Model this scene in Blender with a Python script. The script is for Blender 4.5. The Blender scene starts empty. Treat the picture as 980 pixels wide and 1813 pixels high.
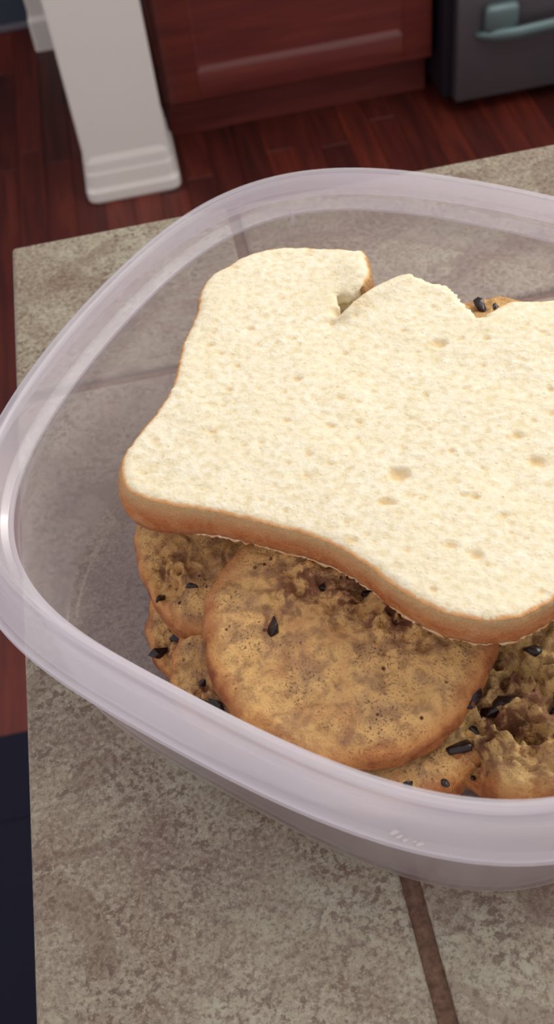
import bpy, bmesh, math, random
import numpy as np
from mathutils import Vector, Matrix, noise
from mathutils.geometry import delaunay_2d_cdt
random.seed(7)
S = bpy.context.scene
COL = S.collection
T = 0.92                      # height of the tiled counter top above the floor
# ------------------------------------------------------------------ camera
cd = bpy.data.cameras.new('camera'); cam = bpy.data.objects.new('camera', cd); COL.objects.link(cam)
cd.sensor_fit = 'VERTICAL'; cd.sensor_height = 24.0; cd.lens = 24.0*1871.73/1813
cd.clip_start = 0.01
rt = Vector((0.97897, -0.17822, -0.09933)); up = Vector((0.20035, 0.74894, 0.63168)); fw = rt.cross(up)*-1
rt = fw.cross(up).normalized(); up = rt.cross(fw).normalized()
m = Matrix((rt, up, -fw)).transposed().to_4x4(); m.translation = Vector((0.0766, -0.4235, 0.285+T))
cam.matrix_world = m
cd.dof.use_dof = True; cd.dof.focus_distance = 0.30; cd.dof.aperture_fstop = 15
S.camera = cam
# ------------------------------------------------------------------ world, lights, exposure
W = bpy.data.worlds.new('world'); S.world = W; W.use_nodes = True
bg = W.node_tree.nodes['Background']; bg.inputs[0].default_value = (0.95, 0.90, 0.92, 1); bg.inputs[1].default_value = 0.68
def area(name, loc, target, size, energy, col, size_y=None):
    l = bpy.data.lights.new(name, 'AREA'); l.energy = energy; l.color = col; l.size = size
    if size_y: l.shape = 'RECTANGLE'; l.size_y = size_y
    o = bpy.data.objects.new(name, l); COL.objects.link(o); o.location = loc
    o.rotation_euler = (Vector(target)-Vector(loc)).to_track_quat('-Z', 'Y').to_euler(); return o
area('window_daylight', (1.05, 0.42, T+0.85), (0.15, -0.2, T), 0.62, 12.2, (1.0, 0.96, 0.86), 0.9)
S.view_settings.view_transform = 'Standard'; S.view_settings.look = 'None'
S.view_settings.gamma = 1; S.view_settings.exposure = 0.25; S.view_settings.use_curve_mapping = False
S.cycles.transparent_max_bounces = 24; S.cycles.max_bounces = 10

# ------------------------------------------------------------------ material helpers
def sl(c):  # sRGB 0-255 -> linear rgba
    return tuple((v/255/12.92 if v/255 <= .04045 else ((v/255+.055)/1.055)**2.4) for v in c)+(1,)
class Mat:
    def __init__(s, name):
        s.m = bpy.data.materials.new(name); s.m.use_nodes = True; s.t = s.m.node_tree
        s.b = s.t.nodes['Principled BSDF']; s.out = s.t.nodes['Material Output']
    def n(s, ty, **kw):
        x = s.t.nodes.new(ty)
        for k, v in kw.items():
            if k in x.inputs.keys(): x.inputs[k].default_value = v
            else: setattr(x, k, v)
        return x
    def l(s, a, b): s.t.links.new(a, b)
    def coord(s): return s.n('ShaderNodeTexCoord').outputs['Object']
    def noise(s, vec, scale, detail=4, rough=.55, dist=0):
        x = s.n('ShaderNodeTexNoise'); s.l(vec, x.inputs['Vector'])
        x.inputs['Scale'].default_value = scale; x.inputs['Detail'].default_value = detail
        x.inputs['Roughness'].default_value = rough; x.inputs['Distortion'].default_value = dist
        return x.outputs['Fac']
    def voro(s, vec, scale, out='Distance'):
        x = s.n('ShaderNodeTexVoronoi'); s.l(vec, x.inputs['Vector']); x.inputs['Scale'].default_value = scale
        return x.outputs[out]
    def ramp(s, fac, stops):
        x = s.n('ShaderNodeValToRGB'); s.l(fac, x.inputs[0]); e = x.color_ramp.elements
        while len(e) < len(stops): e.new(.5)
        for el, (p, c) in zip(e, stops):
            el.position = p; el.color = c if len(c) == 4 else sl(c)
        return x.outputs[0]
    def mr(s, v, a, b, c=0., d=1.):
        x = s.n('ShaderNodeMapRange'); s.l(v, x.inputs[0])
        for i, q in enumerate((a, b, c, d)): x.inputs[i+1].default_value = q
        return x.outputs[0]
    def mix(s, fac, a, b, mode='MIX'):
        x = s.n('ShaderNodeMix', data_type='RGBA', blend_type=mode)
        if isinstance(fac, (int, float)): x.inputs[0].default_value = fac
        else: s.l(fac, x.inputs[0])
        for i, q in ((6, a), (7, b)):
            if isinstance(q, tuple): x.inputs[i].default_value = q
            else: s.l(q, x.inputs[i])
        return x.outputs[2]
    def math(s, op, a, b=0.):
        x = s.n('ShaderNodeMath', operation=op)
        for i, q in ((0, a), (1, b)):
            if isinstance(q, (int, float)): x.inputs[i].default_value = q
            else: s.l(q, x.inputs[i])
        return x.outputs[0]
    def bump(s, h, strength, dist, nrm=None):
        x = s.n('ShaderNodeBump'); s.l(h, x.inputs['Height']); x.inputs['Strength'].default_value = strength
        x.inputs['Distance'].default_value = dist
        if nrm is not None: s.l(nrm, x.inputs['Normal'])
        return x.outputs[0]
    def attr(s, name): return s.n('ShaderNodeAttribute', attribute_name=name).outputs['Fac']
    def done(s, col=None, rough=.6, nrm=None, spec=.5, metal=0, coat=0):
        if col is not None:
            if isinstance(col, tuple): s.b.inputs['Base Color'].default_value = col
            else: s.l(col, s.b.inputs['Base Color'])
        if isinstance(rough, (int, float)): s.b.inputs['Roughness'].default_value = rough
        else: s.l(rough, s.b.inputs['Roughness'])
        if nrm is not None: s.l(nrm, s.b.inputs['Normal'])
        s.b.inputs['Specular IOR Level'].default_value = spec; s.b.inputs['Metallic'].default_value = metal
        s.b.inputs['Coat Weight'].default_value = coat
        return s.m

def mat_tile():
    M = Mat('mottled_ceramic'); v = M.coord()
    rnd = M.n('ShaderNodeObjectInfo').outputs['Random']
    off = M.n('ShaderNodeVectorMath', operation='ADD'); M.l(v, off.inputs[0])
    sc = M.n('ShaderNodeCombineXYZ'); M.l(M.math('MULTIPLY', rnd, 3.), sc.inputs[2]); M.l(sc.outputs[0], off.inputs[1]); v = off.outputs[0]
    big = M.noise(v, 18, 6, .68, .7); med = M.noise(v, 130, 5, .7, .3); fine = M.noise(v, 700, 4, .75); sp = M.noise(v, 430, 3, .6)
    c = M.ramp(big, [(.36, (138, 122, 106)), (.48, (152, 142, 123)), (.60, (166, 160, 140))])
    c = M.mix(M.mr(med, .47, .58, 0, .35), c, sl((132, 114, 98)))
    dens = M.mr(M.noise(v, 38, 4, .6), .38, .58, .2, 1)
    c = M.mix(M.math('MULTIPLY', M.math('MULTIPLY', M.mr(sp, .52, .57), dens), .75), c, sl((104, 82, 70)))
    c = M.mix(M.math('MULTIPLY', M.mr(fine, .54, .58), .5), c, sl((92, 78, 70)))
    c = M.mix(M.mr(fine, .40, .45, .45, 0), c, sl((182, 176, 158)))
    # patches where the glaze is worn, with their own outline
    pat = M.noise(v, 20, 3, .5, 1.4)
    c = M.mix(M.mr(pat, .60, .612, 0, .35), c, sl((104, 78, 66)))
    h = M.math('ADD', M.math('MULTIPLY', sp, -.8), M.math('MULTIPLY', fine, -.3))
    return M.done(c, .42, M.bump(h, .5, .001), .35)
def mat_grout():
    M = Mat('brown_grout'); v = M.coord()
    c = M.ramp(M.noise(v, 500, 4), [(.3, (92, 70, 58)), (.7, (128, 100, 84))])
    return M.done(c, .9, M.bump(M.noise(v, 900, 3), .5, .0008), .2)
def mat_wood(name, a, b, c3, rough=.35, per=True, coat=.15, stretch=(30, 2.2, 30)):
    M = Mat(name); v = M.coord()
    mp = M.n('ShaderNodeMapping'); M.l(v, mp.inputs[0]); mp.inputs['Scale'].default_value = stretch
    if per:
        rnd = M.n('ShaderNodeObjectInfo').outputs['Random']
        q = M.n('ShaderNodeCombineXYZ'); M.l(M.math('MULTIPLY', rnd, 50.), q.inputs[0]); M.l(M.math('MULTIPLY', rnd, 31.), q.inputs[1]); M.l(q.outputs[0], mp.inputs['Location'])
    g = M.noise(mp.outputs[0], 1.5, 5, .6, .5)
    c = M.ramp(g, [(.3, a), (.5, b), (.72, c3)])
    if per:
        c = M.mix(1., c, M.ramp(rnd, [(0, (165, 150, 160)), (.35, (205, 195, 200)), (.7, (235, 225, 220)), (1, (255, 255, 240))]), 'MULTIPLY')
    return M.done(c, rough, M.bump(g, .1, .001), .5, 0, coat)
def mat_paint(name, col, rough=.5):
    M = Mat(name); v = M.coord()
    c = M.mix(M.mr(M.noise(v, 6, 3), .3, .7, 0, .12), sl(col), sl(tuple(int(q*.86) for q in col)))
    return M.done(c, rough, M.bump(M.noise(v, 300, 3), .05, .001), .4)
def mat_plastic(name, opac, tint=(206, 200, 214), thru=.5):
    M = Mat(name); v = M.coord()
    tr = M.n('ShaderNodeBsdfTransparent'); tr.inputs[0].default_value = (.99, .975, .985, 1)
    df = M.n('ShaderNodeBsdfDiffuse'); df.inputs[0].default_value = sl(tint)
    tl = M.n('ShaderNodeBsdfTranslucent'); tl.inputs[0].default_value = sl(tint)
    gl = M.n('ShaderNodeBsdfGlossy'); gl.inputs[0].default_value = (1, 1, 1, 1); gl.inputs['Roughness'].default_value = .28
    m1 = M.n('ShaderNodeMixShader'); m1.inputs[0].default_value = thru; M.l(df.outputs[0], m1.inputs[1]); M.l(tl.outputs[0], m1.inputs[2])
    m2 = M.n('ShaderNodeMixShader'); M.l(tr.outputs[0], m2.inputs[1]); M.l(m1.outputs[0], m2.inputs[2])
    lw = M.n('ShaderNodeLayerWeight'); lw.inputs[0].default_value = .35
    haze = M.n('ShaderNodeValue').outputs[0]; haze.default_value = opac
    M.l(M.math('MAXIMUM', haze, M.math('MULTIPLY', M.math('POWER', lw.outputs['Facing'], 4.), .6)), m2.inputs[0])
    fr = M.n('ShaderNodeFresnel'); fr.inputs[0].default_value = 1.45
    m3 = M.n('ShaderNodeMixShader'); M.l(M.math('MULTIPLY', fr.outputs[0], .3), m3.inputs[0]); M.l(m2.outputs[0], m3.inputs[1]); M.l(gl.outputs[0], m3.inputs[2])
    M.l(m3.outputs[0], M.out.inputs[0]); return M.m
def mat_crumb():
    M = Mat('white_bread_crumb'); v = M.coord(); e = M.attr('edge'); pit = M.attr('pit')
    mp = M.n('ShaderNodeMapping'); M.l(v, mp.inputs[0]); mp.inputs['Rotation'].default_value = (0, 0, .5); mp.inputs['Scale'].default_value = (1, 1.25, 1)
    w = mp.outputs[0]
    n1 = M.noise(w, 380, 3, .5, .15); n2 = M.noise(w, 1100, 2, .5, 0); n3 = M.noise(v, 45, 3, .5)
    pore = M.math('MULTIPLY', M.mr(M.voro(w, 520), .05, .30, 1, 0), M.mr(M.noise(w, 170, 2), .48, .6))
    c = M.ramp(n1, [(.3, (228, 214, 176)), (.5, (240, 230, 202)), (.7, (246, 239, 217))])
    c = M.mix(M.mr(n3, .42, .66, 0, .3), c, sl((243, 229, 190)))
    c = M.mix(M.math('MULTIPLY', pore, .3), c, sl((224, 196, 144)))
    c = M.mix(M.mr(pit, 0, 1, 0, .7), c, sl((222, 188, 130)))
    ef = M.math('ADD', e, M.math('MULTIPLY', M.math('SUBTRACT', M.noise(v, 220, 4), .5), .55))
    c = M.mix(M.mr(ef, .4, .95, 0, .6), c, sl((238, 208, 152)))
    c = M.mix(M.mr(ef, .60, .92, 0, .9), c, sl((214, 148, 88)))
    h = M.math('SUBTRACT', M.math('ADD', n1, M.math('MULTIPLY', n2, .35)), M.math('MULTIPLY', pore, .35))
    return M.done(c, .9, M.bump(h, .55, .0009), .1)
def mat_crust():
    M = Mat('bread_crust'); v = M.coord(); d = M.attr('depth')
    n1 = M.noise(v, 160, 5, .6); n2 = M.noise(v, 900, 4, .7)
    c = M.ramp(n1, [(.3, (206, 116, 64)), (.5, (230, 150, 92)), (.7, (240, 180, 126))])
    df = M.math('ADD', d, M.math('MULTIPLY', M.math('SUBTRACT', n1, .5), .5))
    c = M.mix(M.mr(df, -.05, .38, 1, 0), c, sl((236, 200, 146)))
    c = M.mix(M.mr(df, .72, 1.05, 0, .55), c, sl((150, 78, 42)))
    c = M.mix(M.mr(n2, .58, .72, 0, .35), c, sl((235, 190, 150)))
    return M.done(c, .75, M.bump(M.math('ADD', n1, M.math('MULTIPLY', n2, .9)), 1., .0025), .25)
def mat_cookie(name='cookie_dough', a=(218, 174, 112), b=(200, 150, 98), w=(150, 116, 94)):
    M = Mat(name); v = M.coord(); r = M.attr('rim')
    big = M.noise(v, 70, 5, .62, .7); med = M.noise(v, 260, 5, .7, .3); fine = M.noise(v, 1500, 3, .7); mid = M.noise(v, 130, 4, .6, .2)
    c = M.ramp(big, [(.36, b), (.5, a), (.72, tuple(min(255, int(q*1.09)) for q in a))])
    c = M.mix(M.mr(mid, .46, .62, 0, .6), c, sl(w))
    c = M.mix(M.mr(med, .48, .64, 0, .5), c, sl((140, 100, 62)))
    dens = M.mr(M.noise(v, 100, 3), .4, .62, .15, 1)
    c = M.mix(M.math('MULTIPLY', M.math('MULTIPLY', M.mr(fine, .56, .62), dens), .8), c, sl((62, 38, 30)))
    cell = M.voro(v, 260)
    c = M.mix(M.math('MULTIPLY', M.mr(cell, .12, .2, 1, 0), M.mr(M.noise(v, 120, 2), .54, .60)), c, sl((84, 36, 22)))
    bk = M.math('MULTIPLY', M.attr('broken'), M.mr(M.math('ADD', mid, med), .92, 1.08))
    c = M.mix(M.math('MULTIPLY', bk, .8), c, sl((112, 62, 46)))
    rf = M.math('ADD', r, M.math('MULTIPLY', M.math('SUBTRACT', M.math('ADD', big, mid), 1.), .75))
    c = M.mix(M.mr(rf, .25, .9, 0, .65), c, sl((190, 112, 54)))
    c = M.mix(M.mr(rf, .85, 1.15, 0, .85), c, sl((128, 58, 28)))
    h = M.math('ADD', big, M.math('ADD', M.math('MULTIPLY', med, .7), M.math('MULTIPLY', fine, .25)))
    return M.done(c, .62, M.bump(h, .8, .0022), .3)
def mat_choc():
    M = Mat('dark_chocolate'); v = M.coord()
    c = M.ramp(M.noise(v, 300, 3), [(.3, (20, 9, 12)), (.7, (44, 22, 24))])
    return M.done(c, .28, M.bump(M.noise(v, 400, 3), .4, .001), .5)
def mat_steel(name, col, rough):
    M = Mat(name); v = M.coord(); mp = M.n('ShaderNodeMapping'); M.l(v, mp.inputs[0]); mp.inputs['Scale'].default_value = (3, 3, 400)
    g = M.noise(mp.outputs[0], 1, 3)
    return M.done(M.mix(g, sl(col), sl(tuple(int(q*.85) for q in col))), rough, M.bump(g, .05, .0005), .5, .75)

TILE, GROUT = mat_tile(), mat_grout()
FLOORW = mat_wood('red_hardwood', (70, 22, 18), (100, 34, 23), (126, 54, 33), .55, True, 0)
CABW = mat_wood('cherry_cabinet_wood', (86, 32, 27), (100, 38, 31), (114, 48, 38), .5, False, .1, (2.5, 30, 30))
WHITEP = mat_paint('white_trim_paint', (226, 221, 214), .45)
SLATE = mat_paint('dark_slate_paint', (60, 68, 82), .7)
TRIMP = mat_paint('grey_trim_paint', (112, 108, 118), .5)
NAVY = mat_paint('navy_felt', (9, 10, 32), .95)
BLACK = mat_paint('black_recess', (22, 18, 30), .6)
STEEL = mat_steel('brushed_steel', (112, 108, 112), .5)
HANDLE = mat_steel('satin_handle_steel', (128, 150, 150), .5)
PL_BODY, PL_RIM = mat_plastic('frosted_body_plastic', .135, (238, 230, 234), .5), mat_plastic('frosted_rim_plastic', .30, (244, 242, 250), .28)
CRUMB, CRUST, CHOC = mat_crumb(), mat_crust(), mat_choc()
COOK = mat_cookie(); COOK2 = mat_cookie('lumpy_cookie_dough', (206, 172, 112), (184, 146, 98), (134, 104, 82))

# ------------------------------------------------------------------ object helpers
def empty(name, label, cat, loc=(0, 0, 0), group=None):
    o = bpy.data.objects.new(name, None); COL.objects.link(o); o.location = loc; o.empty_display_size = .05
    o['label'] = label; o['category'] = cat
    if group: o['group'] = group
    return o
def link(name, me, mat, parent=None, loc=None, smooth=True):
    if mat: me.materials.clear(); me.materials.append(mat)
    if smooth: me.polygons.foreach_set('use_smooth', [True]*len(me.polygons))
    o = bpy.data.objects.new(name, me); COL.objects.link(o)
    if parent: o.parent = parent
    if loc: o.location = loc
    return o
def box_mesh(name, x0, x1, y0, y1, z0, z1, bev=0, seg=2):
    bm = bmesh.new(); bmesh.ops.create_cube(bm, size=1)
    for v in bm.verts: v.co = Vector(((x0+x1)/2+v.co.x*(x1-x0), (y0+y1)/2+v.co.y*(y1-y0), (z0+z1)/2+v.co.z*(z1-z0)))
    if bev: bmesh.ops.bevel(bm, geom=bm.edges[:], offset=bev, segments=seg, profile=.5, affect='EDGES')
    me = bpy.data.meshes.new(name); bm.to_mesh(me); bm.free(); return me
def box(name, mat, parent, dims, bev=0, seg=2, loc=None):
    o = link(name, box_mesh(name, *dims, bev, seg), mat, parent, loc, smooth=bev > 0)
    return o
def struct(o): o['kind'] = 'structure'; return o
def fattr(me, name, vals):
    a = me.attributes.new(name, 'FLOAT', 'POINT'); a.data.foreach_set('value', vals)

# ------------------------------------------------------------------ floor of hardwood planks
floor = struct(box('floor', BLACK, None, (-1.6, 1.8, -1.3, 2.6, -.05, -.0185)))
lens = [.42, .61, .83]
pm = [box_mesh('plank', 0, .0562, 0, L-.0008, -.018, 0, .0009, 1) for L in lens]
for q in pm: q.materials.append(FLOORW)
for i in range(-16, 22):
    x = .0 + i*.0571
    if x < -.9 or x > 1.2: continue
    y = (-1.0 if x < .1 else -.1) - random.random()*.5
    while y < 2.28:
        k = random.randrange(3)
        if (y+lens[k] > .0 or x < .1) and not (x > .1 and y+lens[k] < .15):
            o = bpy.data.objects.new('plank', pm[k]); COL.objects.link(o); o.parent = floor
            o.location = (x, y, random.uniform(-.0004, 0))
        y += lens[k]
wall = struct(box('wall_back', SLATE, None, (-1.6, 1.8, 2.29, 2.39, 0, 2.4)))
bb = struct(box('baseboard_back', TRIMP, None, (-1.6, -.10, 2.272, 2.2895, 0.0005, .016), .003))

# ------------------------------------------------------------------ dark mat on the floor
mt = empty('floor_mat', 'dark navy mat on the wooden floor beside the tiled counter', 'mat', (-.4, -.15, 0))
box('mat_pad', NAVY, mt, (-.34, .28, -.42, .445, .0005, .010), .004)
box('border_strip', NAVY, mt, (-.34, .28, .325, .333, .0098, .0112), .0006)

# ------------------------------------------------------------------ white column and post
pc = empty('white_column', 'square white painted column with stepped base beside the cabinet', 'column', (.008, 1.55, 0))
def ring_loft(name, mat, parent, rings, bev=.006):
    """square sections lofted upward: rings = (half_x, half_y, z)"""
    bm = bmesh.new(); prev = None
    for hx, hy, z in rings:
        b = bev; pts = []
        for sx, sy in ((1, 1), (-1, 1), (-1, -1), (1, -1)):
            a = [(sx*(hx-b), sy*hy), (sx*(hx-b*.3), sy*(hy-b*.3)), (sx*hx, sy*(hy-b))]
            if sx*sy > 0: a = a[::-1]
            pts += a
        cur = [bm.verts.new((px, py, z)) for px, py in pts]
        if prev:
            for i in range(len(cur)): bm.faces.new((prev[i], prev[(i+1) % len(cur)], cur[(i+1) % len(cur)], cur[i]))
        else: bm.faces.new(cur[::-1])
        prev = cur
    bm.faces.new(prev); bmesh.ops.recalc_face_normals(bm, faces=bm.faces[:])
    me = bpy.data.meshes.new(name); bm.to_mesh(me); bm.free()
    return link(name, me, mat, parent, smooth=False)
ring_loft('shaft', WHITEP, pc, [(.083, .083, .06), (.083, .083, 2.4)], .004)
ring_loft('base_moulding', WHITEP, pc, [(.091, .093, 0), (.0945, .0965, .006), (.0945, .0965, .024), (.0915, .0935, .030), (.0900, .092, .034), (.0890, .0905, .060), (.0875, .0885, .066), (.0865, .0875, .084), (.0835, .0835, .096)], .016)
nb = empty('white_post', 'narrow white post on the floor behind the square column', 'post', (-.1, 2.19, 0))
ring_loft('shaft', WHITEP, nb, [(.068, .04, .06), (.068, .04, 2.4)], .004)
ring_loft('base_moulding', WHITEP, nb, [(.073, .048, 0), (.073, .048, .07), (.069, .042, .08)], .008)

# ------------------------------------------------------------------ wooden base cabinet
cb = empty('base_cabinet', 'cherry wood kitchen base cabinet with a framed panel door', 'cabinet', (.38, 1.9, 0))
box('toe_kick', CABW, cb, (-.275, .277, -.245, -.23, .0005, .105))
box('carcass', CABW, cb, (-.279, .28, -.285, .30, .100, .87), .0015)
door = box('door', CABW, cb, (-.268, .272, -.307, -.287, .106, .70), .002)
# frame and raised panel with sloped moulding
def frame_part(name, dims, bev=.003): return box(name, CABW, door, dims, bev)
frame_part('stile', (-.268, -.205, -.3145, -.306, .106, .70)); frame_part('stile', (.212, .272, -.3145, -.306, .106, .70))
frame_part('bottom_rail', (-.206, .213, -.3140, -.306, .106, .163)); frame_part('top_rail', (-.206, .213, -.3140, -.306, .64, .70))
bm = bmesh.new()
for (px, pz) in ((0, 0),):
    o4 = [(-.205, .163), (.212, .163), (.212, .64), (-.205, .64)]; i4 = [(-.196, .172), (.203, .172), (.203, .631), (-.196, .631)]
    A = [bm.verts.new((x, -.3135, z)) for x, z in o4]; B = [bm.verts.new((x, -.3075, z)) for x, z in i4]
    for i in range(4): bm.faces.new((A[i], A[(i+1) % 4], B[(i+1) % 4], B[i]))
    bm.faces.new(B)
me = bpy.data.meshes.new('panel'); bm.to_mesh(me); bm.free(); link('panel', me, CABW, door, smooth=False)
dr = box('drawer_front', CABW, cb, (-.268, .272, -.307, -.287, .712, .86), .003)

# ------------------------------------------------------------------ stainless range front at the right
rg = empty('oven_range', 'stainless steel oven with a lower drawer right of the cabinet', 'oven', (1.0, 1.85, 0))
box('oven_body', BLACK, rg, (-.335, .42, -.30, .40, .03, .90), .003)
for sx in (-.28, .36): box('foot', BLACK, rg, (sx-.02, sx+.02, -.2, -.16, .0005, .0305))
dw = box('storage_drawer', STEEL, rg, (-.3165, .40, -.332, -.301, .034, .298), .004)
box('oven_door', STEEL, rg, (-.3165, .40, -.332, -.301, .305, .80), .004)
# curved pull: swept bar with flared left end
bm = bmesh.new(); rings = []
N = 26
for i in range(N+1):
    t = i/N; x = -.282+.64*t; e = min(t, 1-t)
    bow = .030*min(1, (e/.10))**.6 if e > 0 else 0
    hgt = .004+.009*min(1, e/.05)**.7
    z = .172 + .012*math.sin(math.pi*t); y = -.334-bow
    rings.append([bm.verts.new((x, y+.008*math.cos(a), z+hgt*math.sin(a))) for a in [2*math.pi*k/10 for k in range(10)]])
for a, b in zip(rings, rings[1:]):
    for k in range(10): bm.faces.new((a[k], a[(k+1) % 10], b[(k+1) % 10], b[k]))
bm.faces.new(rings[0][::-1]); bm.faces.new(rings[-1])
me = bpy.data.meshes.new('handle'); bm.to_mesh(me); bm.free(); link('handle', me, HANDLE, dw)
for sx in (-.235, .30): box('handle_mount', HANDLE, dw, (sx-.034, sx+.034, -.358, -.331, .176, .232), .012, 3)

# ------------------------------------------------------------------ island and tiled counter
ic = empty('island_cabinet', 'wooden island cabinet under the tiled countertop', 'cabinet', (.36, -.36, 0))
box('carcass', CABW, ic, (-.33, .34, -.34, .33, .09, .8895), .002)
box('plinth', CABW, ic, (-.29, .30, -.30, .29, .0005, .0905))
ct = empty('tiled_countertop', 'beige mottled ceramic tile countertop with brown grout under the plastic container', 'countertop', (0, 0, T))
box('grout_bed', GROUT, ct, (.002, .712, -.712, -.002, -.030, -.0022))
def tile(x0, x1, y0, y1):
    bm = bmesh.new(); nx = 2
    me = box_mesh('tile', x0, x1, y0, y1, -.0075, 0, 0)
    bm.from_mesh(me)
    outer = [e for e in bm.edges if all(v.co.z > -.001 for v in e.verts) and (all(abs(v.co.x) < 1e-5 for v in e.verts) or all(abs(v.co.y) < 1e-5 for v in e.verts))]
    rest = [e for e in bm.edges if all(v.co.z > -.001 for v in e.verts) and e not in outer]
    vert_c = [e for e in bm.edges if all(abs(v.co.x) < 1e-5 and abs(v.co.y) < 1e-5 for v in e.verts)]
    if outer: bmesh.ops.bevel(bm, geom=outer+rest+vert_c, offset=.0022, segments=4, profile=.5, affect='EDGES')
    else: bmesh.ops.bevel(bm, geom=rest, offset=.0012, segments=2, profile=.5, affect='EDGES')
    bm.to_mesh(me); bm.free(); me.shade_smooth() if hasattr(me, 'shade_smooth') else None
    o = link('tile', me, TILE, ct)
    md = o.modifiers.new('wn', 'WEIGHTED_NORMAL'); md.keep_sharp = True
xs = [(0, .1003), (.1053, .4053), (.4103, .7103)]; ys = [(-.0998, 0), (-.4046, -.1046), (-.7096, -.4094)]
for a in xs:
    for b in ys: tile(a[0], a[1], b[0], b[1])
for nm, d in (('edge_trim', (-.0008, .0025, -.712, -.0015, -.031, -.0085)), ('edge_trim', (-.0008, .712, -.003, .0006, -.031, -.0085))):
    box(nm, TILE, ct, d, .001)

# ------------------------------------------------------------------ frosted plastic container
CX, CY = .1268, -.2160
RF = [0.11527, 0.00033, -0.00034, -0.0009, -0.00086, 0.00046, 0.00084, 0.00619, 0.00279, 0.00014, -0.00031, 0.00019, 0.00041]
def R(t):
    r = RF[0]; i = 1
    for k in (1, 2, 3, 4, 5, 8): r += RF[i]*math.cos(k*t)+RF[i+1]*math.sin(k*t); i += 2
    return r
NA = 240
def loft(name, prof, mat, parent, close=True):
    """prof: (dr, z[, k]) - radius (R+dr)*k"""
    bm = bmesh.new(); rings = []
    for p in prof:
        dr, z = p[0], p[1]; k = p[2] if len(p) > 2 else 1
        if k == 0: rings.append([bm.verts.new((0, 0, z))]); continue
        rings.append([bm.verts.new(((R(t)+dr)*k*math.cos(t), (R(t)+dr)*k*math.sin(t), z)) for t in [2*math.pi*i/NA for i in range(NA)]])
    seq = list(zip(rings, rings[1:]))+([(rings[-1], rings[0])] if close else [])
    for a, b in seq:
        for i in range(NA):
            j = (i+1) % NA
            if len(a) == 1 and len(b) == 1: continue
            if len(a) == 1: bm.faces.new((a[0], b[j], b[i]))
            elif len(b) == 1: bm.faces.new((a[i], a[j], b[0]))
            else: bm.faces.new((a[i], a[j], b[j], b[i]))
    bmesh.ops.recalc_face_normals(bm, faces=bm.faces[:])
    me = bpy.data.meshes.new(name); bm.to_mesh(me); bm.free(); return link(name, me, mat, parent)
bx_ = empty('plastic_container', 'frosted translucent square plastic food container without lid on tiled counter', 'container', (CX, CY, T+.0004))
rim = loft('rim', [(.0052, .0572), (.0060, .0573), (.0062, .0577), (.0060, .0581), (.0053, .0583), (.0053, .0586), (.0060, .0590), (.0062, .0596), (.0060, .0603), (.0052, .0609), (.0044, .0613), (.0022, .0688), (.0012, .0692), (.0012, .0698), (.0004, .0710), (-.0002, .0716), (-.0012, .0721),
                   (-.0024, .0720), (-.0031, .0713), (-.0034, .0700), (-.0042, .0650), (-.0046, .0622), (-.0060, .0608), (-.0076, .0598),
                   (-.0076, .0588), (-.0060, .0592), (-.0042, .0606), (-.0036, .0620), (-.0032, .0650), (-.0022, .0690), (-.0008, .0699), (.0002, .0690), (.0034, .0612), (.0042, .0600), (.0044, .0586)], PL_RIM, bx_)
body = loft('body', [(-.0066, .0590), (-.0066, .0450), (-.0067, .0300), (-.0068, .0120), (-.0072, .0055), (-.0088, .0018), (-.0120, .0004), (-.0170, .0000), (-.0250, .0006), (-.03, .0008, .5), (0, .0008, 0),
                     (0, .0017, 0), (-.03, .0017, .5), (-.0250, .0016), (-.0172, .0012), (-.0126, .0015), (-.0098, .0028), (-.0082, .0062), (-.0078, .0125), (-.0077, .0300), (-.0076, .0590)], PL_BODY, bx_, close=True)
# little moulded tab under the far ledge and dried residue on the near rim
def crisp(o, ang=22):
    bm = bmesh.new(); bm.from_mesh(o.data)
    for e in bm.edges:
        if len(e.link_faces) == 2 and e.calc_face_angle(0) > math.radians(ang): e.smooth = False
    bm.to_mesh(o.data); bm.free()
crisp(rim)
def blob(name, mat, parent, pts, r, seed=0):
    bm = bmesh.new()
    for p, rr in pts:
        g = bmesh.ops.create_icosphere(bm, subdivisions=2, radius=1)
        for v in g['verts']:
            n = 1+.35*noise.noise(v.co*2.2+Vector((seed, p[0]*900, 0))); v.co = Vector((v.co.x*rr[0]*n+p[0], v.co.y*rr[1]*n+p[1], v.co.z*rr[2]*n+p[2]))
    me = bpy.data.meshes.new(name); bm.to_mesh(me); bm.free(); return link(name, me, mat, parent)
def onrim(deg, dr, z):
    t = math.radians(deg); return ((R(t)+dr)*math.cos(t), (R(t)+dr)*math.sin(t), z)
tb = blob('moulded_tab', PL_RIM, bx_, [(onrim(94.6, -.0075, .0575), (.0009, .0009, .0036))], 1)
rs = blob('dried_residue', mat_paint('dried_food', (214, 204, 204), .5), bx_, [(onrim(255.5+a, .0048+b, .0614-b*1.2), (s, s*.5, .00035)) for a, b, s in ((0, -.0004, .0011), (.5, 0, .0009), (1.1, .0003, .0007), (2.0, .0002, .0006), (2.5, .0004, .0010))], 1)

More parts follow.
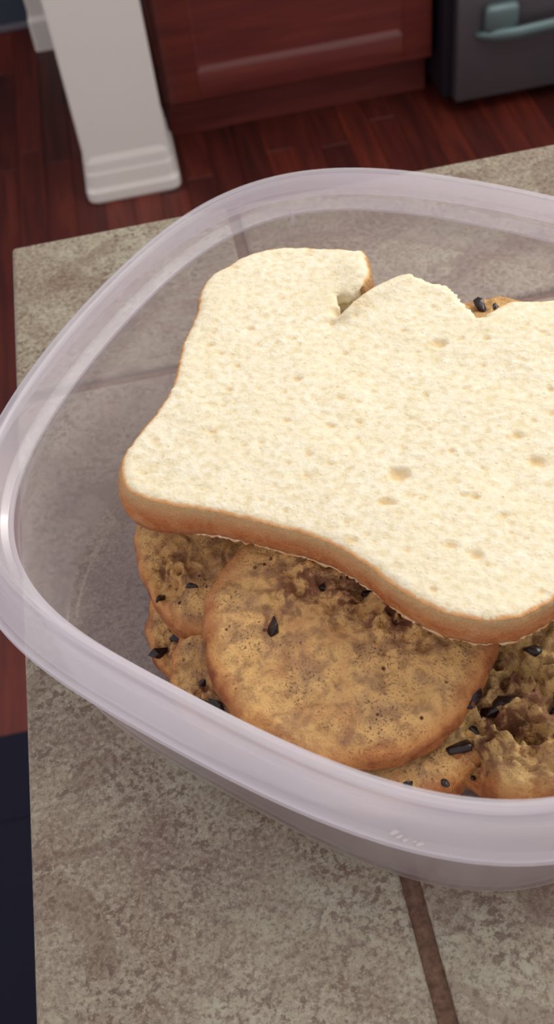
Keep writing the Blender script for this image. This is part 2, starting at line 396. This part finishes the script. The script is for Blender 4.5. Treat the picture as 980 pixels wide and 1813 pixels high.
# ------------------------------------------------------------------ chocolate chip cookies
def chip_mesh(seed, r):
    rnd = random.Random(seed); bm = bmesh.new(); an = rnd.uniform(0, 6)
    sx, sy, sz = rnd.uniform(.95, 1.4), rnd.uniform(.6, .9), rnd.uniform(.45, .7)
    for k in range(13):
        v = Vector((rnd.gauss(0, 1), rnd.gauss(0, 1), rnd.gauss(0, 1))).normalized()*rnd.uniform(.8, 1.1)
        bm.verts.new((v.x*sx*r, v.y*sy*r, v.z*sz*r))
    h = bmesh.ops.convex_hull(bm, input=bm.verts[:])
    bmesh.ops.delete(bm, geom=[g for g in h['geom_interior'] if isinstance(g, bmesh.types.BMVert)], context='VERTS')
    bmesh.ops.bevel(bm, geom=bm.edges[:], offset=r*.13, segments=2, profile=.5, affect='EDGES', clamp_overlap=True)
    me = bpy.data.meshes.new('chocolate_chip'); bm.to_mesh(me); bm.free(); return me
def cookie(label, c, r, th=.010, tilt=(0, 0), seed=1, lump=.001, sq=(1, 1), rot=0, chips=(), mat=COOK, dome=.5, bites=(), rough=(), blobs=0.):
    """c = centre of the top surface (counter coordinates); chips = (x, y, radius) in counter coordinates"""
    n = Vector((tilt[0], tilt[1], 1)).normalized()
    q = Vector((0, 0, 1)).rotation_difference(n)
    root = empty('cookie', label, 'cookie', (c[0], c[1], c[2]+T-th), 'chocolate chip cookies in the container')
    root.rotation_mode = 'QUATERNION'; root.rotation_quaternion = q
    nr, na = 70, 210; so = Vector((seed*3.7, seed*1.3, seed*7.1))
    def edge_r(t):
        k = 1+.075*noise.noise(Vector((math.cos(t)*1.3, math.sin(t)*1.3, 0))+so)+.045*noise.noise(Vector((math.cos(t)*4, math.sin(t)*4, 3))+so)+.012*noise.noise(Vector((math.cos(t)*11, math.sin(t)*11, 5))+so)
        for bt, bw, bd in bites: k -= bd*math.exp(-((math.atan2(math.sin(t-bt), math.cos(t-bt)))/bw)**2)
        ct, st = math.cos(t-rot), math.sin(t-rot)
        return r*k/math.sqrt((ct/sq[0])**2+(st/sq[1])**2)
    def top(x, y, rho):
        p = Vector((x, y, 0))
        lim = max(0, 1-rho**7)**.5
        h = noise.noise(p*60+so)*1.1+noise.noise(p*130+so)*.8+noise.noise(p*300+so)*.35
        for rx, ry, rr, ra in rough:   # locally broken, cratered crumb
            w = math.exp(-((x+c[0]-rx)**2+(y+c[1]-ry)**2)/rr**2); h += w*ra*(noise.noise(p*170+so*2)*1.6+noise.noise(p*420+so)*1.0-abs(noise.noise(p*240+so*3))*2.2)
        if blobs:
            dv = noise.voronoi(p*150+so)[0]; h += blobs*(.55-dv[0])*2.2
            dv = noise.voronoi(p*340+so)[0]; h += blobs*(.5-dv[0])*.8
        cr = abs(noise.noise(p*85+so*2)); crack = -max(0, .10-cr)*9
        return th*.42+(th*.58)*lim*(1-.10*dome*rho*rho)+lump*(h+crack*.7)*min(1, lim*1.3)
    V = [(0, 0, top(0, 0, 0))]; rim_ = [0.]; F = []
    def brk(x, y): return sum(min(1, ra/2)*math.exp(-((x+c[0]-rx)**2+(y+c[1]-ry)**2)/rr**2) for rx, ry, rr, ra in rough)
    for i in range(1, nr+1):
        rho = (i/nr)**.8
        for j in range(na):
            t = 2*math.pi*j/na; e = edge_r(t)*rho; x, y = e*math.cos(t), e*math.sin(t)
            V.append((x, y, top(x, y, rho))); rim_.append(max(0, (rho-.80)/.2))
    # side and underside
    for rho, zf, rv in ((1.012, .30, 1.), (1.005, .16, 1.05), (.97, .05, 1.1), (.90, .0, 1.), (.5, .0, .9)):
        for j in range(na):
            t = 2*math.pi*j/na; e = edge_r(t)*rho
            V.append((e*math.cos(t), e*math.sin(t), th*zf+ (lump*.3*noise.noise(Vector((math.cos(t)*9, math.sin(t)*9, zf*9))+so)))); rim_.append(rv)
    V.append((0, 0, 0)); rim_.append(.9)
    for j in range(na): F.append((0, 1+j, 1+(j+1) % na))
    tot = nr+5
    for i in range(tot-1):
        a = 1+i*na; b = a+na
        for j in range(na): k = (j+1) % na; F.append((a+j, b+j, b+k, a+k))
    last = len(V)-1; a = 1+(tot-1)*na
    for j in range(na): F.append((a+j, last, a+(j+1) % na))
    me = bpy.data.meshes.new('baked_dough'); me.from_pydata(V, [], F); fattr(me, 'rim', rim_); fattr(me, 'broken', [brk(p[0], p[1]) for p in V]); me.update()
    link('baked_dough', me, mat, root)
    inv = q.inverted()
    for k, (px, py, pr) in enumerate(chips):
        # drop the counter point onto the tilted disc
        d = Vector((px-c[0], py-c[1], 0)); dz = -(n.x*d.x+n.y*d.y)/n.z; d.z = dz
        l = inv @ d
        rho = min(1, math.hypot(l.x, l.y)/edge_r(math.atan2(l.y, l.x)))
        z = top(l.x, l.y, rho)
        o = link('chocolate_chip', chip_mesh(seed*31+k, pr), CHOC, root, (l.x, l.y, z-pr*.05))
        o.rotation_euler = (random.uniform(-.4, .4), random.uniform(-.4, .4), random.uniform(0, 6))
    return root

cookie('pale smooth cookie under the right edge of the large flat cookie', (.1075, -.2850, .033), .0305, .011, (-.06, .06), 11, .0007, chips=[(.0985, -.3085, .0020), (.1150, -.3120, .0022), (.1060, -.3115, .0018)], blobs=.5)
cookie('lumpy cookie full of dark chips in the lower right of the container', (.1460, -.2895, .037), .0345, .013, (-.04, .10), 12, .0022, mat=COOK2, blobs=.8,
       chips=[(.1335, -.2957, .0055), (.1268, -.2950, .0040), (.1200, -.3055, .0044), (.1475, -.2845, .0038), (.1510, -.2955, .0040), (.1225, -.3120, .0024), (.1485, -.3015, .0026), (.1262, -.300, .0022)], rough=[(.128, -.299, .007, 2.2), (.140, -.289, .007, 2.0), (.137, -.307, .008, 2.2), (.150, -.300, .008, 1.6), (.122, -.310, .006, 2)])
cookie('browned cookie edge directly under the left corner of the bread slice', (.0760, -.2215, .0385), .0320, .013, (-.10, -.10), 13, .0014, chips=[(.0500, -.2345, .0022), (.0610, -.2365, .0022)], rough=[(.0560, -.2290, .0075, 3.0)], blobs=.5)
cookie('cookie with a chip on its edge, lowest in the left stack', (.0730, -.2370, .025), .0305, .011, (-.15, -.10), 14, .0012, chips=[(.0462, -.2445, .0034), (.0545, -.2425, .0030)], blobs=.6, rough=[(.050, -.2445, .006, 2.2)])
cookie('upright leaning cookie between the left stack and the large flat cookie', (.0760, -.2600, .0300), .0275, .011, (-.10, -.05), 15, .0014, chips=[(.0590, -.2650, .0030), (.0575, -.2715, .0040), (.0620, -.2740, .0030)], blobs=.7, rough=[(.0590, -.2690, .005, 1.6)])
cookie('large flat cookie with browned rim leaning on the near wall of the container', (.0990, -.2665, .0475), .0400, .0085, (-.02, -.10), 16, .0008,
       chips=[(.0805, -.2640, .0034), (.0965, -.2545, .0018), (.1080, -.2590, .0026), (.1150, -.2650, .0020)], rough=[(.0900, -.2530, .009, 2.2), (.1030, -.2600, .008, 3.0), (.1130, -.2680, .008, 2.6), (.1200, -.2740, .007, 1.5), (.080, -.262, .004, 1.5)], blobs=.25, dome=.8)
cookie('tan cookie with one dark chip peeking out behind the torn top of the bread', (.1650, -.1830, .0560), .0270, .010, (.0, .02), 17, .0009, chips=[(.1692, -.1655, .0040), (.1722, -.1672, .0024)])
cookie('cookie lying deep in the container under the middle of the bread', (.1150, -.2300, .0390), .0330, .012, (0, 0), 18, .001)
cookie('cookie lying under the right part of the bread slice', (.1750, -.2150, .0300), .0340, .012, (0, 0), 19, .001)
cookie('bottom cookie on the container base under the middle cookies', (.1180, -.2450, .0150), .0350, .012, (0, 0), 20, .001)
cookie('bottom cookie on the container base under the torn side of the bread', (.1560, -.1850, .0150), .0330, .012, (0, 0), 21, .001)

# ------------------------------------------------------------------ slice of white bread
TOPP = [(0.0469,-0.2153),(0.0483,-0.2078),(0.0534,-0.2003),(0.0592,-0.1936),(0.0644,-0.1851),(0.0680,-0.1758),(0.0706,-0.1658),(0.0745,-0.1572),(0.0778,-0.1496),(0.0798,-0.1413),(0.0846,-0.1340),(0.0905,-0.1306),(0.0970,-0.1266),(0.1066,-0.1254),(0.1161,-0.1272),(0.1251,-0.1308),(0.1323,-0.1338),(0.1363,-0.1357),(0.1360,-0.1425),(0.1349,-0.1505)]
TORN = [(0.1310,-0.1548),(0.1268,-0.1560),(0.1228,-0.1553),(0.1222,-0.1600),(0.1226,-0.1652),(0.1256,-0.1640),(0.1290,-0.1610),(0.1325,-0.1588),(0.1396,-0.1550),(0.1464,-0.1542),(0.1485,-0.1573),(0.1512,-0.1580),(0.1540,-0.1608),(0.1575,-0.1632),(0.1593,-0.1695),(0.1610,-0.1760),(0.1634,-0.1801)]
REST = [(0.1672,-0.1782),(0.1732,-0.1753),(0.1805,-0.1764),(0.1873,-0.1779),(.1960,-.1790),(.2040,-.1840),(.2070,-.1920),(.2040,-.2010),(.1960,-.2100),(.1860,-.2270),(.1780,-.2440),(.1710,-.2600),(.1640,-.2740),(.1560,-.2820),
        (0.1492,-0.2849),(0.1425,-0.2875),(0.1365,-0.2884),(0.1297,-0.2870),(0.1235,-0.2838),(0.1185,-0.2795),(0.1125,-0.2720),(0.1074,-0.2640),(0.1016,-0.2562),(0.0952,-0.2502),(0.0883,-0.2456),(0.0741,-0.2369),(0.0593,-0.2294),(0.0496,-0.2226)]
def resample(P, flags, step=.0007):
    out = []; fl = []; n = len(P); P = [Vector((*p, 0)) for p in P]
    for i in range(n):
        p0, p1, p2, p3 = P[i-1], P[i], P[(i+1) % n], P[(i+2) % n]
        k = max(2, int((p2-p1).length/step))
        for j in range(k):
            t = j/k
            out.append(.5*((2*p1)+(-p0+p2)*t+(2*p0-5*p1+4*p2-p3)*t*t+(-p0+3*p1-3*p2+p3)*t**3)); fl.append(flags[i])
    return out, fl
allp = TOPP+TORN+REST; flg = [0]*len(TOPP)+[1]*len(TORN)+[0]*len(REST)
OUT, FL = resample(allp, flg)
BC = Vector((.125, -.205, 0))
nO = len(OUT); O2 = []
for i, p in enumerate(OUT):
    tg = (OUT[(i+1) % nO]-OUT[i-1]).normalized(); nr_ = Vector((-tg.y, tg.x, 0))   # points outward for clockwise outline
    a = .0011 if FL[i] else .0003
    O2.append(p+nr_*a*(noise.noise(p*450)+.6*noise.noise(p*1100)))
OUT = O2
oa = np.array([(p.x, p.y) for p in OUT])
def inside(px, py):
    x1, y1 = oa[:, 0], oa[:, 1]; x2, y2 = np.roll(x1, -1), np.roll(y1, -1)
    c = ((y1 > py) != (y2 > py)) & (px < (x2-x1)*(py-y1)/(y2-y1+1e-12)+x1); return c.sum() % 2 == 1
PITS = [(0.1477,-0.1876,0.0023),(0.1026,-0.1917,0.0015),(0.0745,-0.2063,0.0013),(0.0929,-0.1642,0.0012),(0.1344,-0.2685,0.0017),(0.1224,-0.2364,0.0029),(0.1599,-0.2414,0.0024),(0.1452,-0.2574,0.0012),(0.1163,-0.2452,0.0017),(0.1289,-0.2637,0.0015),(0.1135,-0.2030,0.0012),(0.1235,-0.2023,0.0010),(0.1578,-0.2309,0.0016),(0.1727,-0.2165,0.0013),(0.1166,-0.2135,0.0012),(0.0820,-0.1902,0.0013),(0.0938,-0.2242,0.0008),(0.1400,-0.2495,0.0012),(0.1243,-0.1566,0.0010),(0.1180,-0.2624,0.0010),(0.1091,-0.1981,0.0009),(0.0911,-0.1928,0.0009),(0.1616,-0.1904,0.0010),(0.1351,-0.2222,0.0009),(0.1696,-0.2032,0.0008),(0.1040,-0.2181,0.0007)]
rp = random.Random(3)
for _ in range(520):
    x, y = rp.uniform(.05, .2), rp.uniform(-.285, -.13)
    PITS.append((x, y, rp.choice((.0004, .0005, .0006, .0008, .0011))*rp.uniform(.7, 1.1)))
pa = np.array(PITS)
def ztop(x, y, d):
    """height of the crumb face and pit amount; d = distance to the outline"""
    p = Vector((x, y, 0)); z = .0650+.0012*noise.noise(p*28)+.0005*noise.noise(p*90)+.00022*noise.noise(p*420)+.00016*noise.noise(p*900)
    dd = np.hypot((pa[:, 0]-x)*.95+(pa[:, 1]-y)*.25, (pa[:, 1]-y)*1.2)/(pa[:, 2]*(1+.35*noise.noise(p*700)))
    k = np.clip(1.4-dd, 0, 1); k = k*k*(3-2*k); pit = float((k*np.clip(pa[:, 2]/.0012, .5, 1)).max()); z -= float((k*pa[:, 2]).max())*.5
    # folded flap rising along the tear, and the curled lobe beside it
    a = Vector((.1235, -.1655, 0)); b = Vector((.1480, -.1560, 0)); ab = b-a; t = max(0, min(1, (p-a).dot(ab)/ab.length_squared)); dist = (p-(a+ab*t)).length
    z += .0030*math.exp(-(dist/.0032)**2)*(1-.3*t)
    z -= .0042*math.exp(-((p-Vector((.1217, -.1640, 0))).length/.0022)**2)+.0012*math.exp(-((p-Vector((.1180, -.1690, 0))).length/.005)**2)
    z += .0020*math.exp(-((p-Vector((.1310, -.1470, 0))).length/.0060)**2)
    z -= .0011*max(0, 1-d/.0028)**2
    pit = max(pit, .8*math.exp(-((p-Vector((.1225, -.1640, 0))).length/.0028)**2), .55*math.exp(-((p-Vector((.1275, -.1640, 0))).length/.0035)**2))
    return z, pit
pts = [Vector((p.x, p.y)) for p in OUT]; gs = .00075
rg_ = random.Random(5)
ys_ = np.arange(oa[:, 1].min(), oa[:, 1].max(), gs); xs_ = np.arange(oa[:, 0].min(), oa[:, 0].max(), gs)
X, Y = np.meshgrid(xs_, ys_); X = X.ravel()+np.random.RandomState(1).uniform(-.2, .2, X.size)*gs; Y = Y.ravel()+np.random.RandomState(2).uniform(-.2, .2, Y.size)*gs
ins = np.zeros(X.size, bool)
x1, y1 = oa[:, 0], oa[:, 1]; x2, y2 = np.roll(x1, -1), np.roll(y1, -1)
for i in range(nO):
    ins ^= ((y1[i] > Y) != (y2[i] > Y)) & (X < (x2[i]-x1[i])*(Y-y1[i])/(y2[i]-y1[i]+1e-12)+x1[i])
X, Y = X[ins], Y[ins]
D = np.full(X.size, 9.)
for i in range(nO): D = np.minimum(D, np.hypot(X-x1[i], Y-y1[i]))
keep = D > .00055; X, Y, D = X[keep], Y[keep], D[keep]
torn_pts = oa[[i for i in range(nO) if FL[i]]]
DT = np.full(X.size, 9.)
for q in torn_pts: DT = np.minimum(DT, np.hypot(X-q[0], Y-q[1]))
pts += [Vector((float(a), float(b))) for a, b in zip(X, Y)]
res = delaunay_2d_cdt(pts, [(i, (i+1) % nO) for i in range(nO)], [], 1, 1e-7)
vv, ff = res[0], res[2]
d_of = {}
for k, (a, b) in enumerate(zip(X, Y)): d_of[(round(float(a), 6), round(float(b), 6))] = (float(D[k]), float(DT[k]))
topz = []; edge = []; pits = []
for i, p in enumerate(vv):
    if i < nO: d, dt = 0., (0. if FL[i] else 9.)
    else: d, dt = d_of.get((round(p.x, 6), round(p.y, 6)), (.005, 9.))
    z, pt = ztop(p.x, p.y, d); topz.append(z); pits.append(pt)
    e = max(0, 1-d/.0026)
    if dt < d+.0015: e *= .35
    edge.append(e)
TH = .0135
bread = empty('bread_slice', 'slice of white sandwich bread with torn top crust lying on the cookies', 'bread', (0, 0, T))
V = [(p.x, p.y, z) for p, z in zip(vv, topz)]; nV = len(V); F = [tuple(f) for f in ff]
F = [f if (Vector(V[f[1]])-Vector(V[f[0]])).cross(Vector(V[f[2]])-Vector(V[f[0]])).z > 0 else f[::-1] for f in F]
Vb = [(p.x, p.y, z-TH+.0004*noise.noise(Vector((p.x, p.y, 3))*200)) for p, z in zip(vv, topz)]
def shrink(i, s):  # outline point at depth fraction s
    p = OUT[i]; tg = (OUT[(i+2) % nO]-OUT[i-2]).normalized(); nn = Vector((-tg.y, tg.x, 0))
    b = .0013*math.sin(math.pi*min(1, s*1.05))**.7 if 0 < s < 1 else 0
    if FL[i]: b = .0
    w = Vector((p.x, p.y, s*.03)); b += .00045*noise.noise(w*320)*(1 if 0 < s < 1 else 0)
    if FL[i] and 0 < s < 1: b += .0012*noise.noise(w*260)
    # lower edge of the near side tucks in a little, the left corner hangs out
    tuck = -.0016*s*s
    wl = max(0, min(1, (.066-p.x)/.014))*(1 if p.y < -.19 else max(0, 1-(p.y+.19)/.02)); tuck += (.0012+.0016)*s*wl
    q = p+nn*(b+tuck); return (q.x, q.y, topz[i]-TH*s)
# crumb: top, bottom and the torn side
VV = V+[shrink(i, 1) if i < nO else Vb[i] for i in range(nV)]; FF = F+[tuple(nV+k for k in f[::-1]) for f in F]
NS = 12; sid = len(VV); E = edge+[min(1, q*1.3) for q in edge]; PP = pits+pits
for s in range(1, NS):
    for i in range(nO): VV.append(shrink(i, s/NS)); E.append(.15); PP.append(max(0, noise.noise(Vector(VV[-1])*500))*.6)
def ringidx(s, i): return i if s == 0 else (nV+i if s == NS else sid+(s-1)*nO+i)
for s in range(NS):
    for i in range(nO):
        if FL[i]:
            j = (i+1) % nO; FF.append((ringidx(s, i), ringidx(s, j), ringidx(s+1, j), ringidx(s+1, i)))
bm = bmesh.new(); me = bpy.data.meshes.new('crumb'); me.from_pydata(VV, [], FF); fattr(me, 'edge', E); fattr(me, 'pit', PP); me.update()
bm.from_mesh(me); bmesh.ops.delete(bm, geom=[v for v in bm.verts if not v.link_faces], context='VERTS'); bm.to_mesh(me); bm.free()
crumb = link('crumb', me, CRUMB, bread)
CV = []; CF = []; DP = []
for s in range(NS+1):
    for i in range(nO):
        x, y, z = shrink(i, s/NS)
        CV.append((x, y, z)); DP.append(s/NS)
for s in range(NS):
    for i in range(nO):
        if not FL[i]:
            j = (i+1) % nO; a = s*nO; b = a+nO; CF.append((a+i, a+j, b+j, b+i))
me = bpy.data.meshes.new('crust'); me.from_pydata(CV, [], CF); fattr(me, 'depth', DP); me.update()
bm = bmesh.new(); bm.from_mesh(me); bmesh.ops.delete(bm, geom=[v for v in bm.verts if not v.link_faces], context='VERTS'); bm.to_mesh(me); bm.free()
crust = link('crust', me, CRUST, bread)
